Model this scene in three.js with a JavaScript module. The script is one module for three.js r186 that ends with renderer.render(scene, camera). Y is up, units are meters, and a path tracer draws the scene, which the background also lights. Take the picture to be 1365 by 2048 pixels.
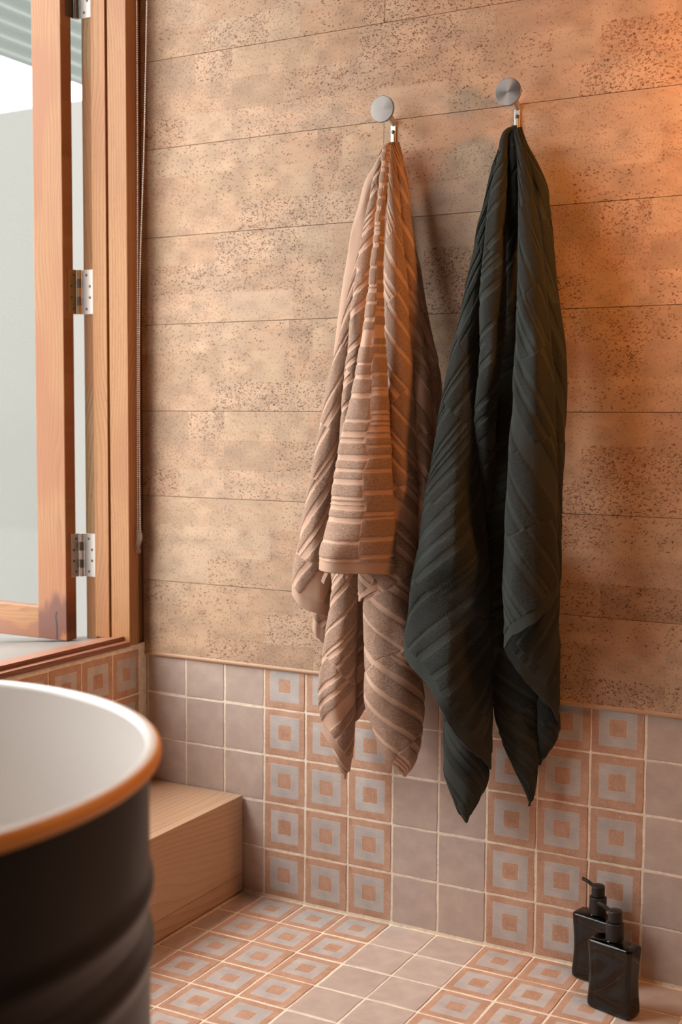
import * as THREE from 'three';
import { RoundedBoxGeometry } from 'three/addons/geometries/RoundedBoxGeometry.js';
import { mergeGeometries, toCreasedNormals } from 'three/addons/utils/BufferGeometryUtils.js';

// ------------------------------------------------------------------ camera, sky, exposure
const scene = new THREE.Scene();
const camera = new THREE.PerspectiveCamera(45.343, 1365 / 2048, 0.05, 60);
camera.position.set(1.6465, 1.0047, 2.1407);
camera.rotation.set(THREE.MathUtils.degToRad(-4.301), THREE.MathUtils.degToRad(28.584), THREE.MathUtils.degToRad(0.359), 'YXZ');
camera.focus = 2.28;
camera.userData.fStop = 2.8;
const renderer = new THREE.WebGLRenderer({ antialias: true });
renderer.toneMapping = THREE.LinearToneMapping;
renderer.toneMappingExposure = 0.66;
renderer.shadowMap.enabled = true;
{                                                                // overcast sky, a third as bright at the horizon as overhead; it enters only through the open window
  const w = 64, h = 128, d = new Float32Array(w * h * 4);
  for (let y = 0; y < h; y++) for (let x = 0; x < w; x++) { const el = ((y + 0.5) / h - 0.5) * Math.PI, l = el > 0 ? (1 + 2 * Math.sin(el)) / 3 : 0.15, o = (y * w + x) * 4; d[o] = l; d[o + 1] = l * 0.985; d[o + 2] = l * 0.95; d[o + 3] = 1; }
  const sky = new THREE.DataTexture(d, w, h, THREE.RGBAFormat, THREE.FloatType); sky.mapping = THREE.EquirectangularReflectionMapping; sky.magFilter = THREE.LinearFilter; sky.needsUpdate = true;
  scene.background = sky; scene.backgroundIntensity = 15;
}

// ------------------------------------------------------------------ small helpers
let seed = 7;
const rnd = () => { seed = (seed * 1664525 + 1013904223) >>> 0; return seed / 4294967296; };
const rr = (a, b) => a + (b - a) * rnd();
const lerp = (a, b, t) => a + (b - a) * t, clamp = (v, a = 0, b = 1) => Math.min(b, Math.max(a, v));
const smooth = (a, b, x) => { const t = clamp((x - a) / (b - a)); return t * t * (3 - 2 * t); };
const hash = (x, y, s) => { let h = Math.imul(x | 0, 374761393) + Math.imul(y | 0, 668265263) + Math.imul(s | 0, 2147483647 - 59) | 0; h = Math.imul(h ^ (h >>> 13), 1274126177); return ((h ^ (h >>> 16)) >>> 0) / 4294967296; };
function noise(x, y, s = 0, px = 0, py = 0) {                    // value noise, tiling over px, py cells when given
  const x0 = Math.floor(x), y0 = Math.floor(y), fx = x - x0, fy = y - y0, u = fx * fx * (3 - 2 * fx), v = fy * fy * (3 - 2 * fy);
  const w = (a, p) => (p ? ((a % p) + p) % p : a);
  const a = w(x0, px), b = w(x0 + 1, px), c = w(y0, py), d = w(y0 + 1, py);
  return lerp(lerp(hash(a, c, s), hash(b, c, s), u), lerp(hash(a, d, s), hash(b, d, s), u), v);
}
const fbm = (x, y, s, n = 4) => { let t = 0, a = 0.5, k = 0; for (let i = 0; i < n; i++) { t += a * noise(x, y, s + i * 17); k += a; a *= 0.5; x *= 2.03; y *= 2.03; } return t / k; };
const used = {};
const numbered = (name) => { const n = used[name] = (used[name] ?? -1) + 1; return n ? `${name}_${String(n).padStart(3, '0')}` : name; };
function counter() { const c = {}; return (name) => { const n = c[name] = (c[name] ?? -1) + 1; return n ? `${name}_${String(n).padStart(3, '0')}` : name; }; }
function mesh(name, geo, mat, parent = scene) {
  const m = new THREE.Mesh(geo, mat); m.name = name; m.castShadow = m.receiveShadow = true; parent.add(m); return m;
}
function thing(name, label, category, pos = [0, 0, 0], turn = 0, group) {
  const g = new THREE.Group(); g.name = numbered(name); g.position.set(...pos); g.rotation.y = turn; g.userData = { label, category }; if (group) g.userData.group = group; scene.add(g); return g;
}
function structure(name, label, category) { const g = new THREE.Group(); g.name = name; g.userData = { label, category, kind: 'structure' }; scene.add(g); return g; }
function tex(w, h, fill, color = true) {                         // fill(x, y) -> [r, g, b] in 0..255
  const d = new Uint8Array(w * h * 4);
  for (let y = 0; y < h; y++) for (let x = 0; x < w; x++) { const c = fill(x, y), o = (y * w + x) * 4; d[o] = clamp(c[0], 0, 255); d[o + 1] = clamp(c[1], 0, 255); d[o + 2] = clamp(c[2], 0, 255); d[o + 3] = 255; }
  const t = new THREE.DataTexture(d, w, h); t.wrapS = t.wrapT = THREE.RepeatWrapping; t.magFilter = THREE.LinearFilter; t.minFilter = THREE.LinearMipmapLinearFilter; t.generateMipmaps = true;
  if (color) t.colorSpace = THREE.SRGBColorSpace; t.needsUpdate = true; return t;
}
const mixc = (a, b, t) => [lerp(a[0], b[0], t), lerp(a[1], b[1], t), lerp(a[2], b[2], t)];
const std = (o) => new THREE.MeshStandardMaterial(o), phys = (o) => new THREE.MeshPhysicalMaterial(o);

// box with chamfered edges between two corners; uv in metres, v along its longest side
function bar(name, lo, hi, mat, parent, r = 0.0015, seg = 1) {
  const s = [0, 1, 2].map((i) => hi[i] - lo[i]), g = new RoundedBoxGeometry(s[0], s[1], s[2], seg, Math.min(r, s[0] / 2.2, s[1] / 2.2, s[2] / 2.2));
  boxUV(g, s);
  g.translate((lo[0] + hi[0]) / 2, (lo[1] + hi[1]) / 2, (lo[2] + hi[2]) / 2);
  return name ? mesh(name, g, mat, parent) : g;
}
function boxUV(g, s) {
  const p = g.attributes.position, n = g.attributes.normal, uv = g.attributes.uv, long = s.indexOf(Math.max(...s)), ou = rr(0, 3), ov = rr(0, 3);
  for (let i = 0; i < p.count; i++) {
    const a = [p.getX(i), p.getY(i), p.getZ(i)], b = [Math.abs(n.getX(i)), Math.abs(n.getY(i)), Math.abs(n.getZ(i))], f = b.indexOf(Math.max(...b));
    const rest = [0, 1, 2].filter((k) => k !== f);
    let [u, v] = rest; if (u === long) [u, v] = [v, u];
    uv.setXY(i, a[u] + ou + f * 0.37, a[v] + ov);
  }
}

// ------------------------------------------------------------------ materials
function woodTex(s, light, dark, red, opt = {}) {                // grain along v, 0.5 m wide x 1 m tall; growth lines, pores, reddish heart streaks
  const W = 512, H = 1024, k = opt.rings ?? 46;
  return tex(W, H, (x, y) => {
    const u = x / W, v = y / H, wob = (noise(u * 5, v * 3, s, 5, 3) - 0.5) * 0.16 + (noise(u * 2, v * 7, s + 3, 2, 7) - 0.5) * 0.04;
    const ring = (u + wob) * k, f = ring - Math.floor(ring), g = Math.pow(f, 3.2) * (0.45 + 0.55 * hash(Math.floor(ring), 0, s));
    const fib = noise(u * 256, v * 24, s + 5, 256, 24), pore = noise(u * 512, v * 60, s + 8, 512, 60) > 0.86 ? 1 : 0;
    const heart = smooth(0.5, 0.78, noise(u * 6, v * 4, s + 11, 6, 4)), big = noise(u * 3, v * 5, s + 21, 3, 5);
    let c = mixc(light, dark, g * 0.75 + fib * 0.16 + pore * 0.18 + (big - 0.5) * 0.25);
    return mixc(c, red, heart * (opt.heart ?? 0.4));
  });
}
function woodMat(t, rough, rep = [2, 1]) { const m = std({ map: t, roughness: rough, bumpMap: t, bumpScale: 0.0003 }); t.repeat.set(...rep); return m; }
const M = {};
M.fir = woodMat(woodTex(11, [172, 122, 74], [128, 82, 46], [152, 94, 54]), 0.42);
M.firOld = woodMat(woodTex(13, [150, 116, 78], [84, 62, 42], [140, 84, 44], { heart: 0.55 }), 0.62);
M.sill = woodMat(woodTex(17, [150, 100, 76], [104, 62, 46], [122, 72, 56], { rings: 60 }), 0.5);
M.deck = woodMat(woodTex(19, [128, 122, 116], [92, 86, 82], [110, 102, 96], { rings: 80, heart: 0.2 }), 0.7);
M.oak = woodMat(woodTex(23, [206, 172, 142], [178, 140, 110], [198, 156, 124], { rings: 40, heart: 0.3 }), 0.55);
// the sash stile and rail have real water stains near their feet: purple-brown tide marks with ragged edges
function stained(s, horizontal) {
  const W = horizontal ? 1024 : 256, H = horizontal ? 128 : 2048, base = [158, 112, 70];
  return tex(W, H, (x, y) => {
    const u = x / W, v = y / H, along = horizontal ? u * 0.5 : v * 1.8, across = horizontal ? v * 0.07 : u * 0.08;   // metres
    const wob = (fbm(across * 22, along * 3.2, s, 3) - 0.5) * 0.045, ring = (across + wob) * 120, f = ring - Math.floor(ring);
    let c = mixc(base, [118, 74, 44], Math.pow(f, 3) * 0.5 + noise(across * 900, along * 40, s + 2) * 0.22);
    c = mixc(c, [140, 84, 52], smooth(0.5, 0.8, noise(across * 14, along * 5, s + 4)) * 0.5);
    if (!horizontal) {
      const e = along + (fbm(across * 45, along * 12, s + 6, 4) - 0.5) * 0.075 - across * 0.35;
      c = mixc(c, [150, 78, 44], (1 - smooth(0.13, 0.24, e)) * 0.3);
      c = mixc(c, [92, 52, 42], (1 - smooth(0.052, 0.088, e)) * smooth(-0.022, 0.0, e + 0.012) * 0.8);
      const crack = Math.abs(across - 0.052 - (noise(along * 60, 3, s) - 0.5) * 0.006); if (along < 0.062 && crack < 0.0024) c = [38, 24, 20];
    } else {
      const e = across + (fbm(along * 14, across * 30, s + 9, 4) - 0.5) * 0.05;
      c = mixc(c, [132, 84, 58], 1 - smooth(0.022, 0.034, e));
      const cr = Math.abs(across - 0.03 + (0.5 - along) * 0.45 + 0.012); if (along > 0.37 && along < 0.46 && cr < 0.0014) c = [52, 30, 28];
    }
    return c;
  });
}
M.stile = std({ map: stained(31, false), roughness: 0.42 });
M.rail = std({ map: stained(37, true), roughness: 0.42 });
M.dark = std({ color: new THREE.Color(0.03, 0.02, 0.016), roughness: 0.9 });

// cork: six plank strips side by side, each of three veneer lanes of cork pressings, with dark flecks
function corkTextures() {
  const S = 2048, cv = document.createElement('canvas'); cv.width = cv.height = S; const g = cv.getContext('2d');
  const bc = document.createElement('canvas'); bc.width = bc.height = S; const b = bc.getContext('2d');
  g.fillStyle = 'rgb(189,159,132)'; g.fillRect(0, 0, S, S); b.fillStyle = 'rgb(200,200,200)'; b.fillRect(0, 0, S, S);
  const rowH = S / 6, lane = rowH / 3;
  for (let r = 0; r < 18; r++) {
    let x = -rr(0, 200);
    while (x < S) {
      const w = rr(110, 420), tone = rnd(), k = rnd();
      g.fillStyle = k < 0.05 ? `rgba(110,86,70,${rr(0.1, 0.18)})` : k < 0.5 ? `rgba(164,112,78,${rr(0.02, 0.12)})` : `rgba(206,184,160,${rr(0.05, 0.24)})`;
      g.fillRect(x, r * lane, w, lane + 0.5);
      // soft cloudy blotches inside the pressing
      for (let i = 0; i < w / 9; i++) { g.fillStyle = rnd() < 0.5 ? 'rgba(150,92,58,0.06)' : 'rgba(206,184,158,0.05)'; g.beginPath(); g.ellipse(x + rr(0, w), r * lane + rr(0, lane), rr(6, 34), rr(3, 10), rr(-0.4, 0.4), 0, 7); g.fill(); }
      const n = w * lane * lerp(0.005, 0.022, Math.pow(tone, 1.7)), dir = rr(-0.55, 0.35), fine = rnd() < 0.35;
      for (let i = 0; i < n; i++) {
        const px = x + rr(0, w), py = r * lane + rr(0, lane), l = rnd() < 0.4 ? rr(0.2, 1.2) : fine ? rr(1, 3) : rr(1.2, 6.5) * (rnd() < 0.12 ? 1.8 : 1), a = dir + rr(-0.7, 0.7), al = rr(0.4, 0.95), lw = fine ? rr(0.9, 1.9) : rr(1, 3.2);
        const stroke = (q, col) => { q.strokeStyle = col; q.lineWidth = lw; q.lineCap = 'round'; q.beginPath(); q.moveTo(px - Math.cos(a) * l / 2, py - Math.sin(a) * l / 2); q.quadraticCurveTo(px + rr(-2, 2), py + rr(-3, 3), px + Math.cos(a) * l / 2, py + Math.sin(a) * l / 2); q.stroke(); };
        const red = rnd(); stroke(g, `rgba(${Math.round(lerp(72, 132, red))},${Math.round(lerp(44, 78, red))},${Math.round(lerp(28, 46, red))},${al})`); if (al > 0.55) stroke(b, `rgba(60,60,60,${al})`);
      }
      x += w;
    }
  }
  const im = g.getImageData(0, 0, S, S), d = im.data;
  for (let y = 0; y < S; y++) for (let x = 0; x < S; x++) { const o = (y * S + x) * 4, k = 1 + (hash(x, y, 5) - 0.5) * 0.1 + (noise(x / 60, y / 40, 9) - 0.5) * 0.14; d[o] *= k; d[o + 1] *= k; d[o + 2] *= k; }
  g.putImageData(im, 0, 0);
  const mk = (c, col) => { const t = new THREE.CanvasTexture(c); t.wrapS = t.wrapT = THREE.RepeatWrapping; if (col) t.colorSpace = THREE.SRGBColorSpace; return t; };
  return [mk(cv, true), mk(bc, false)];
}
const [corkMap, corkBump] = corkTextures();
M.cork = std({ map: corkMap, bumpMap: corkBump, bumpScale: 0.0005, roughness: 0.6 });

// tiles: bare terracotta with a grey-lilac glaze ring, and plain pinkish-grey glaze
function tileTex(s, patterned) {
  const N = 512, bx = rr(0.135, 0.165), by = rr(0.135, 0.165), ci = rr(0.335, 0.36), ox = rr(-0.008, 0.008), oy = rr(-0.008, 0.008), warm = rr(-6, 6);
  const bump = new Float32Array(N * N);
  const t = tex(N, N, (x, y) => {
    const wob = (noise(x / 14, y / 14, s + 1) - 0.5) * 0.008 + (noise(x / 4, y / 4, s + 2) - 0.5) * 0.004;
    const u = x / N + ox, v = y / N + oy, du = Math.min(u - bx, 1 - bx - u) + wob, dv = Math.min(v - by, 1 - by - v) + wob, inR = Math.min(du, dv);
    const cu = Math.min(u - ci, 1 - ci - u) + wob, cv = Math.min(v - ci, 1 - ci - v) + wob, inC = Math.min(cu, cv);
    const cloud = fbm(x / 120, y / 120, s + 7, 4) - 0.5, grain = hash(x, y, s) - 0.5, pit = 0.6 * noise(x / 7, y / 7, s + 9) + 0.4 * noise(x / 3, y / 3, s + 10), i = y * N + x;
    const brush = noise(x / 90, y / 5, s + 13) - 0.5;
    let c;
    if (!patterned) { c = mixc([208, 190, 178], [192, 173, 163], clamp(0.5 + cloud * 1.5)); c = c.map((q) => q + grain * 6 + brush * 5 + warm); bump[i] = 0.8 + cloud * 0.3; if (pit > 0.86 && noise(x / 40, y / 40, s + 15) > 0.6) { c = mixc(c, [215, 195, 175], 0.7); bump[i] -= 0.4; } return c; }
    const terra = () => { let q = mixc([212, 172, 147], [192, 148, 122], clamp(0.5 + cloud * 1.6)); q = q.map((z) => z + grain * 20); if (pit > 0.75) q = mixc(q, [240, 218, 198], clamp((pit - 0.75) * 14)); else if (pit < 0.16) q = mixc(q, [150, 98, 74], 0.5); return q; };
    if (inR > 0 && inC < 0) {
      c = mixc([210, 203, 198], [190, 183, 180], clamp(0.5 + cloud * 1.5)).map((q) => q + grain * 6 + brush * 9 + warm); bump[i] = 0.85 + cloud * 0.2;
      const edge = Math.min(inR, -inC); if (edge < 0.007) { c = mixc(c, [232, 212, 194], 0.35 + noise(x / 30, y / 30, s + 20) * 0.65); bump[i] = 0.5; }
    } else { c = terra(); bump[i] = 0.45 + grain * 0.35 + cloud * 0.3; }
    return c;
  });
  const bt = tex(N, N, (x, y) => { const q = bump[y * N + x] * 255; return [q, q, q]; }, false);
  return [t, bt];
}
M.pattern = []; M.plain = [];
for (let i = 0; i < 5; i++) { const [a, b] = tileTex(100 + i * 31, true); M.pattern.push(std({ map: a, bumpMap: b, bumpScale: 0.0006, roughness: 0.55 })); }
for (let i = 0; i < 5; i++) { const [a, b] = tileTex(400 + i * 31, false); M.plain.push(std({ map: a, bumpMap: b, bumpScale: 0.0006, roughness: 0.4 })); }
const groutTex = tex(256, 256, (x, y) => { const k = (hash(x, y, 3) - 0.5) * 26 + (noise(x / 9, y / 9, 4) - 0.5) * 24; return [246 + k, 232 + k, 212 + k]; });
groutTex.repeat.set(5, 5);
M.grout = std({ map: groutTex, roughness: 0.9, bumpMap: groutTex, bumpScale: 0.0006 });
M.plaster = std({ color: new THREE.Color(0.13, 0.11, 0.095), roughness: 0.9 });
M.steel = std({ color: new THREE.Color(0.62, 0.58, 0.55), metalness: 1, roughness: 0.42 });
M.steelDark = std({ color: new THREE.Color(0.16, 0.12, 0.09), metalness: 1, roughness: 0.5 });
M.brass = std({ color: new THREE.Color(0.42, 0.27, 0.12), metalness: 1, roughness: 0.45 });
M.glass = phys({ color: new THREE.Color(0.9, 0.91, 0.9), transmission: 1, thickness: 0, roughness: 0, ior: 1.16 });

// ------------------------------------------------------------------ tiles
function tileGeometry(w, h, j = 0.0006) {                        // hand-cut tile: wavy edges, worn bevel; face in the xy plane at z = 0
  const th = 0.007, pts = [], n = 4;
  const side = (ax, ay, bx, by) => { for (let i = 0; i < n; i++) { const t = i / (n - 1); pts.push([lerp(ax, bx, t) + rr(-j, j), lerp(ay, by, t) + rr(-j, j)]); } };
  const c = 0.0018;
  side(-w / 2 + c, -h / 2, w / 2 - c, -h / 2); side(w / 2, -h / 2 + c, w / 2, h / 2 - c); side(w / 2 - c, h / 2, -w / 2 + c, h / 2); side(-w / 2, h / 2 - c, -w / 2, -h / 2 + c);
  const P = [], UV = [], N = pts.length;
  const inn = pts.map(([x, y]) => [x * (1 - 0.0024 / w), y * (1 - 0.0024 / h), 0]), mid = pts.map(([x, y]) => [x, y, -0.0009]), low = pts.map(([x, y]) => [x, y, -th]);
  const tri = (...q) => q.forEach((a) => { P.push(...a); UV.push(a[0] / w + 0.5, a[1] / h + 0.5); });
  for (let i = 0; i < N; i++) { const k = (i + 1) % N; tri([0, 0, 0], inn[i], inn[k]); tri(inn[i], mid[i], mid[k]); tri(inn[i], mid[k], inn[k]); tri(mid[i], low[i], low[k]); tri(mid[i], low[k], mid[k]); }
  const g = new THREE.BufferGeometry(); g.setAttribute('position', new THREE.Float32BufferAttribute(P, 3)); g.setAttribute('uv', new THREE.Float32BufferAttribute(UV, 2));
  return toCreasedNormals(g, 0.25);
}
const tileShapes = [0, 1, 2, 3, 4, 5].map(() => tileGeometry(0.0962, 0.0962));
const cutCache = {};
function cutTile(w, h) { const k = w.toFixed(3) + h.toFixed(3); return cutCache[k] ??= tileGeometry(w, h); }
function addTile(parent, num, patterned, pos, w, h, face) {
  const list = patterned ? M.pattern : M.plain, full = Math.abs(w - 0.0962) < 1e-3 && Math.abs(h - 0.0962) < 1e-4;
  const m = mesh(num('tile'), full ? tileShapes[Math.floor(rnd() * 6)] : cutTile(w, h), list[Math.floor(rnd() * list.length)], parent);
  m.position.set(...pos);
  const t = () => rr(-0.006, 0.006), quarter = full ? Math.floor(rnd() * 4) * Math.PI / 2 : 0;
  if (face === 'back') m.rotation.set(t(), t(), quarter);
  if (face === 'left') { m.rotation.order = 'YXZ'; m.rotation.set(t(), Math.PI / 2 + t(), quarter); }
  if (face === 'floor') { m.rotation.order = 'XYZ'; m.rotation.set(-Math.PI / 2 + t(), t(), quarter); }
}
const colPattern = (i) => { const k = i - 3; return k >= 0 && k < 15 && ((k % 5) + 5) % 5 < 3; };   // three patterned, two plain; plain left of the fourth joint
const bx0 = 0.249;                                               // the bench reaches this far into the room

// ---------------- back wall: grout bed, tiles, cork planks, bead
const wallBack = structure('wall_back', 'wall clad in speckled cork planks above rows of square handmade tiles', 'wall');
bar('wall_core', [-0.13, -0.1, -0.14], [2.72, 2.5, -0.012], M.plaster, wallBack, 0.002);
bar('grout', [-0.006, -0.02, -0.0125], [2.6, 0.497, -0.0009], M.grout, wallBack, 0.0005);
{
  const num = counter();
  for (let i = 0; i < 17; i++) for (let j = 0; j < 5; j++) {
    const x0 = i === 0 ? -0.003 : i * 0.1, w = (i + 1) * 0.1 - x0;
    if (x0 + w < bx0 && j < 2) continue;                         // behind the bench
    const y = 0.0541 + j * 0.1002;
    addTile(wallBack, num, colPattern(i), [x0 + w / 2 + rr(-0.0006, 0.0006), y + rr(-0.0006, 0.0006), rr(-0.0004, 0.0006)], w - 0.0034, 0.0966, 'back');
  }
  const rows = [0.4935, 0.654, 0.838, 1.021, 1.205, 1.389, 1.574, 1.757, 1.94, 2.124, 2.308, 2.42];
  for (let r = 0; r < rows.length - 1; r++) {
    const y0 = rows[r], y1 = rows[r + 1], off = r % 2 ? 0.571 : 1.18;
    const cuts = [-0.0105, off - 1.2, off, off + 1.2, 2.6].filter((x) => x >= -0.0105 && x <= 2.6).sort((a, b) => a - b);
    for (let k = 0; k + 1 < cuts.length; k++) {
      const x0 = cuts[k], x1 = cuts[k + 1]; if (x1 - x0 < 0.02) continue;
      const g = new RoundedBoxGeometry(x1 - x0 - 0.0007, y1 - y0 - 0.0009, 0.012, 1, 0.0006), p = g.attributes.position, uv = g.attributes.uv, row = Math.floor(rnd() * 6), ou = rnd();
      for (let i = 0; i < p.count; i++) uv.setXY(i, (p.getX(i) + x0) / 1.2 + ou, (row + 0.5 + p.getY(i) / 0.188) / 6);
      const m = mesh(num('cork_plank'), g, M.cork, wallBack); m.position.set((x0 + x1) / 2, (y0 + y1) / 2, -0.001);
    }
  }
  bar('joint_backing', [-0.0095, 0.4945, -0.0118], [2.6, 2.42, -0.0045], M.dark, wallBack, 0.0005);
  const bead = new THREE.CylinderGeometry(0.0052, 0.0052, 2.6, 12); bead.rotateZ(Math.PI / 2); bead.translate(1.2905, 0.4915, 0.0018);
  mesh('bead_trim', bead, M.oak, wallBack);
}
// ---------------- left wall: tiles under the window, plaster round the opening
const wallLeft = structure('wall_left', 'outer wall with patterned terracotta tiles under the open timber window', 'wall');
const winY0 = 0.53, winY1 = 2.3, winZ1 = 1.42;
bar('wall_base', [-0.13, -0.1, -0.012], [-0.0125, 0.505, 3.0], M.plaster, wallLeft, 0.002);
bar('grout', [-0.013, 0.0, -0.002], [-0.0072, 0.5145, 3.0], M.grout, wallLeft, 0.0008);
bar('wall_reveal', [-0.13, 0.505, -0.012], [-0.0105, 2.42, 0.003], M.plaster, wallLeft, 0.001);
bar('wall_above', [-0.13, winY1, 0.0], [-0.0125, 2.5, 3.0], M.plaster, wallLeft, 0.002);
bar('wall_beyond', [-0.13, 0.505, winZ1], [-0.0125, winY1, 3.0], M.plaster, wallLeft, 0.002);
{
  const num = counter();
  for (let k = 0; k < 16; k++) for (let j = 0; j < 5; j++) {
    const z0 = k === 0 ? 0.026 : 0.115 + (k - 1) * 0.0995, z1 = 0.115 + k * 0.0995;
    if (j < 2 && z1 < 0.87) continue;
    addTile(wallLeft, num, true, [-0.0062, 0.0541 + j * 0.1002 + rr(-0.0005, 0.0005), (z0 + z1) / 2], z1 - z0 - 0.003, 0.0966, 'left');
  }
}
// ---------------- floor, ceiling, the walls behind the camera
const floor = structure('floor', 'floor of square handmade tiles, patterned bands beside plain bands', 'floor');
bar('floor_slab', [-0.13, -0.12, -0.14], [2.72, -0.0125, 3.0], M.plaster, floor, 0.002);
bar('grout', [-0.012, -0.0126, -0.0119], [2.6, -0.001, 2.9], M.grout, floor, 0.0005);
{
  const num = counter();
  for (let i = 2; i < 22; i++) for (let k = 0; k < 14; k++) {
    const x0 = i === 2 ? 0.2515 : i * 0.1, w = (i + 1) * 0.1 - x0;
    addTile(floor, num, colPattern(i), [x0 + w / 2 + rr(-0.0006, 0.0006), rr(-0.0006, 0.0006), 0.051 + k * 0.101 + rr(-0.0006, 0.0006)], w - 0.0034, 0.0966, 'floor');
  }
}
const ceiling = structure('ceiling', 'plain ceiling over the bathroom', 'ceiling');
bar('ceiling_slab', [-0.13, 2.42, -0.14], [2.72, 2.54, 3.0], M.plaster, ceiling, 0.002);
const wallRight = structure('wall_right', 'plain brown wall to the right of the room', 'wall');
bar('wall_core', [2.6, -0.1, -0.012], [2.72, 2.42, 3.0], M.plaster, wallRight, 0.002);
const wallFront = structure('wall_front', 'plain brown wall behind the viewer', 'wall');
bar('wall_core', [-0.13, -0.1, 2.9], [2.72, 2.42, 3.02], M.plaster, wallFront, 0.002);

// ---------------- window: jamb, stop, sill, opened sash on three hinges
const win = structure('window_1', 'open timber window with one sash swung outward on steel hinges', 'window');
{
  const yT = winY1 + 0.01;
  bar('jamb', [-0.05, 0.516, 0.034], [0, yT, 0.066], M.fir, win, 0.0016, 2);
  bar('jamb', [-0.05, 0.5148, 0.002], [-0.0135, yT, 0.0335], M.firOld, win, 0.001);
  bar('jamb_stop', [-0.0945, 0.528, 0.02], [-0.0558, yT, 0.066], M.fir, win, 0.0016, 2);
  bar('jamb_groove', [-0.058, 0.528, 0.01], [-0.048, yT, 0.052], M.dark, win, 0.0005);
  bar('hinge_post', [-0.124, 0.5, 0.006], [-0.0948, yT, 0.06], M.firOld, win, 0.0015, 2);
  bar('head', [-0.124, winY1 - 0.04, 0.068], [-0.002, yT, winZ1], M.fir, win, 0.002);
  bar('jamb', [-0.124, 0.53, winZ1 - 0.05], [-0.002, winY1 - 0.041, winZ1], M.fir, win, 0.002);
  // stepped sill: low inner nosing, raised outer board that slopes away, then grey deck boards
  bar('sill_nosing', [-0.017, 0.5148, 0.0664], [0.0018, 0.5262, winZ1 - 0.05], M.sill, win, 0.0012);
  const slope = (name, x0, x1, yTop, drop, mat, z0 = 0.0664, z1 = winZ1 - 0.05, th = 0.016) => {
    const s = new THREE.Shape(); s.moveTo(x1, yTop); s.lineTo(x0, yTop - drop); s.lineTo(x0, yTop - drop - th); s.lineTo(x1, yTop - th); s.closePath();
    const g = new THREE.ExtrudeGeometry(s, { depth: z1 - z0, bevelEnabled: true, bevelThickness: 0.0008, bevelSize: 0.0008, bevelSegments: 1 }); g.translate(0, 0, z0);
    const p = g.attributes.position, uv = g.attributes.uv; for (let i = 0; i < p.count; i++) uv.setXY(i, p.getX(i) + p.getY(i) + yTop * 7, p.getZ(i));
    return mesh(name, g, mat, win);
  };
  slope('sill_board', -0.0785, -0.0165, 0.5345, 0.0075, M.sill);
  const num = counter();
  for (let k = 0; k < 4; k++) slope(num('deck_board'), -0.0800 - (k + 1) * 0.085, -0.0808 - k * 0.085, 0.524 - k * 0.009, 0.008, M.deck, 0.03, winZ1 - 0.05, 0.02);
  // sash, opened at a right angle to the wall
  const sash = new THREE.Group(); sash.name = 'sash'; win.add(sash);
  const zF = 0.11, zB = 0.0765, y0 = 0.521, y1 = 2.24, xR = -0.1375, xL = -0.2185, xO = -0.66;
  const member = (name, lo, hi, mat, du, dv) => {                // planar uv over the whole member, for its stain map
    const m = bar(name, lo, hi, mat, sash, 0.002, 2), p = m.geometry.attributes.position, uv = m.geometry.attributes.uv;
    for (let i = 0; i < p.count; i++) uv.setXY(i, (p.getX(i) - lo[0]) / du, (p.getY(i) - lo[1]) / dv); return m;
  };
  member('stile', [xL, y0, zB], [xR, y1, zF], M.stile, 0.081, 1.8);
  member('rail', [xO, y0 - 0.001, zB + 0.002], [xL, 0.5905, zF - 0.002], M.rail, 0.4415, 0.07);
  bar('stile', [xO - 0.08, y0, zB], [xO, y1, zF], M.fir, sash, 0.002);
  bar('rail', [xO, y1 - 0.07, zB], [xL, y1, zF], M.fir, sash, 0.002);
  bar('glass_pane', [xO - 0.004, 0.587, 0.091], [xL + 0.004, y1 - 0.066, 0.095], M.glass, sash, 0.0005);
  // hinges: leaf on the post, leaf on the stile edge, knuckles, screws
  for (const [yc, left] of [[1.897, M.steelDark], [1.2755, M.brass], [0.706, M.steel]]) {
    const h = new THREE.Group(); h.name = 'hinge'; win.add(h);
    const hy = 0.0475;
    bar('leaf', [-0.1272, yc - hy, 0.0598], [-0.0962, yc + hy, 0.062], M.steel, h, 0.0006);
    bar('leaf', [-0.1378, yc - hy, 0.069], [-0.1356, yc + hy, 0.094], left, h, 0.0006);
    for (let k = 0; k < 5; k++) { const c = new THREE.CylinderGeometry(0.0052, 0.0052, 0.0184, 14); c.translate(-0.1315, yc - hy + 0.0095 + k * 0.019, 0.0655); mesh('knuckle', c, k % 2 ? M.steelDark : left, h); }
    const sc = (x, y, z, turn) => {                              // countersunk screw: dark ring and a cross-cut head
      const l = new THREE.LatheGeometry([[0.0001, 0.0006], [0.0016, 0.0006], [0.0026, 0.0012], [0.0031, 0.0002]].map((q) => new THREE.Vector2(...q)), 14); l.rotateX(Math.PI / 2);
      if (turn) l.rotateY(Math.PI / 2); l.translate(x, y, z); mesh('screw', l, M.steelDark, h);
    };
    [[-0.114, 0.036], [-0.105, 0.012], [-0.105, -0.012], [-0.114, -0.036]].forEach(([x, dy]) => sc(x, yc + dy, 0.0619, false));
    [[0.078, 0.036], [0.086, 0.012], [0.086, -0.012], [0.078, -0.036]].forEach(([z, dy]) => sc(-0.1357, yc + dy, z, true));
  }
}
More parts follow.
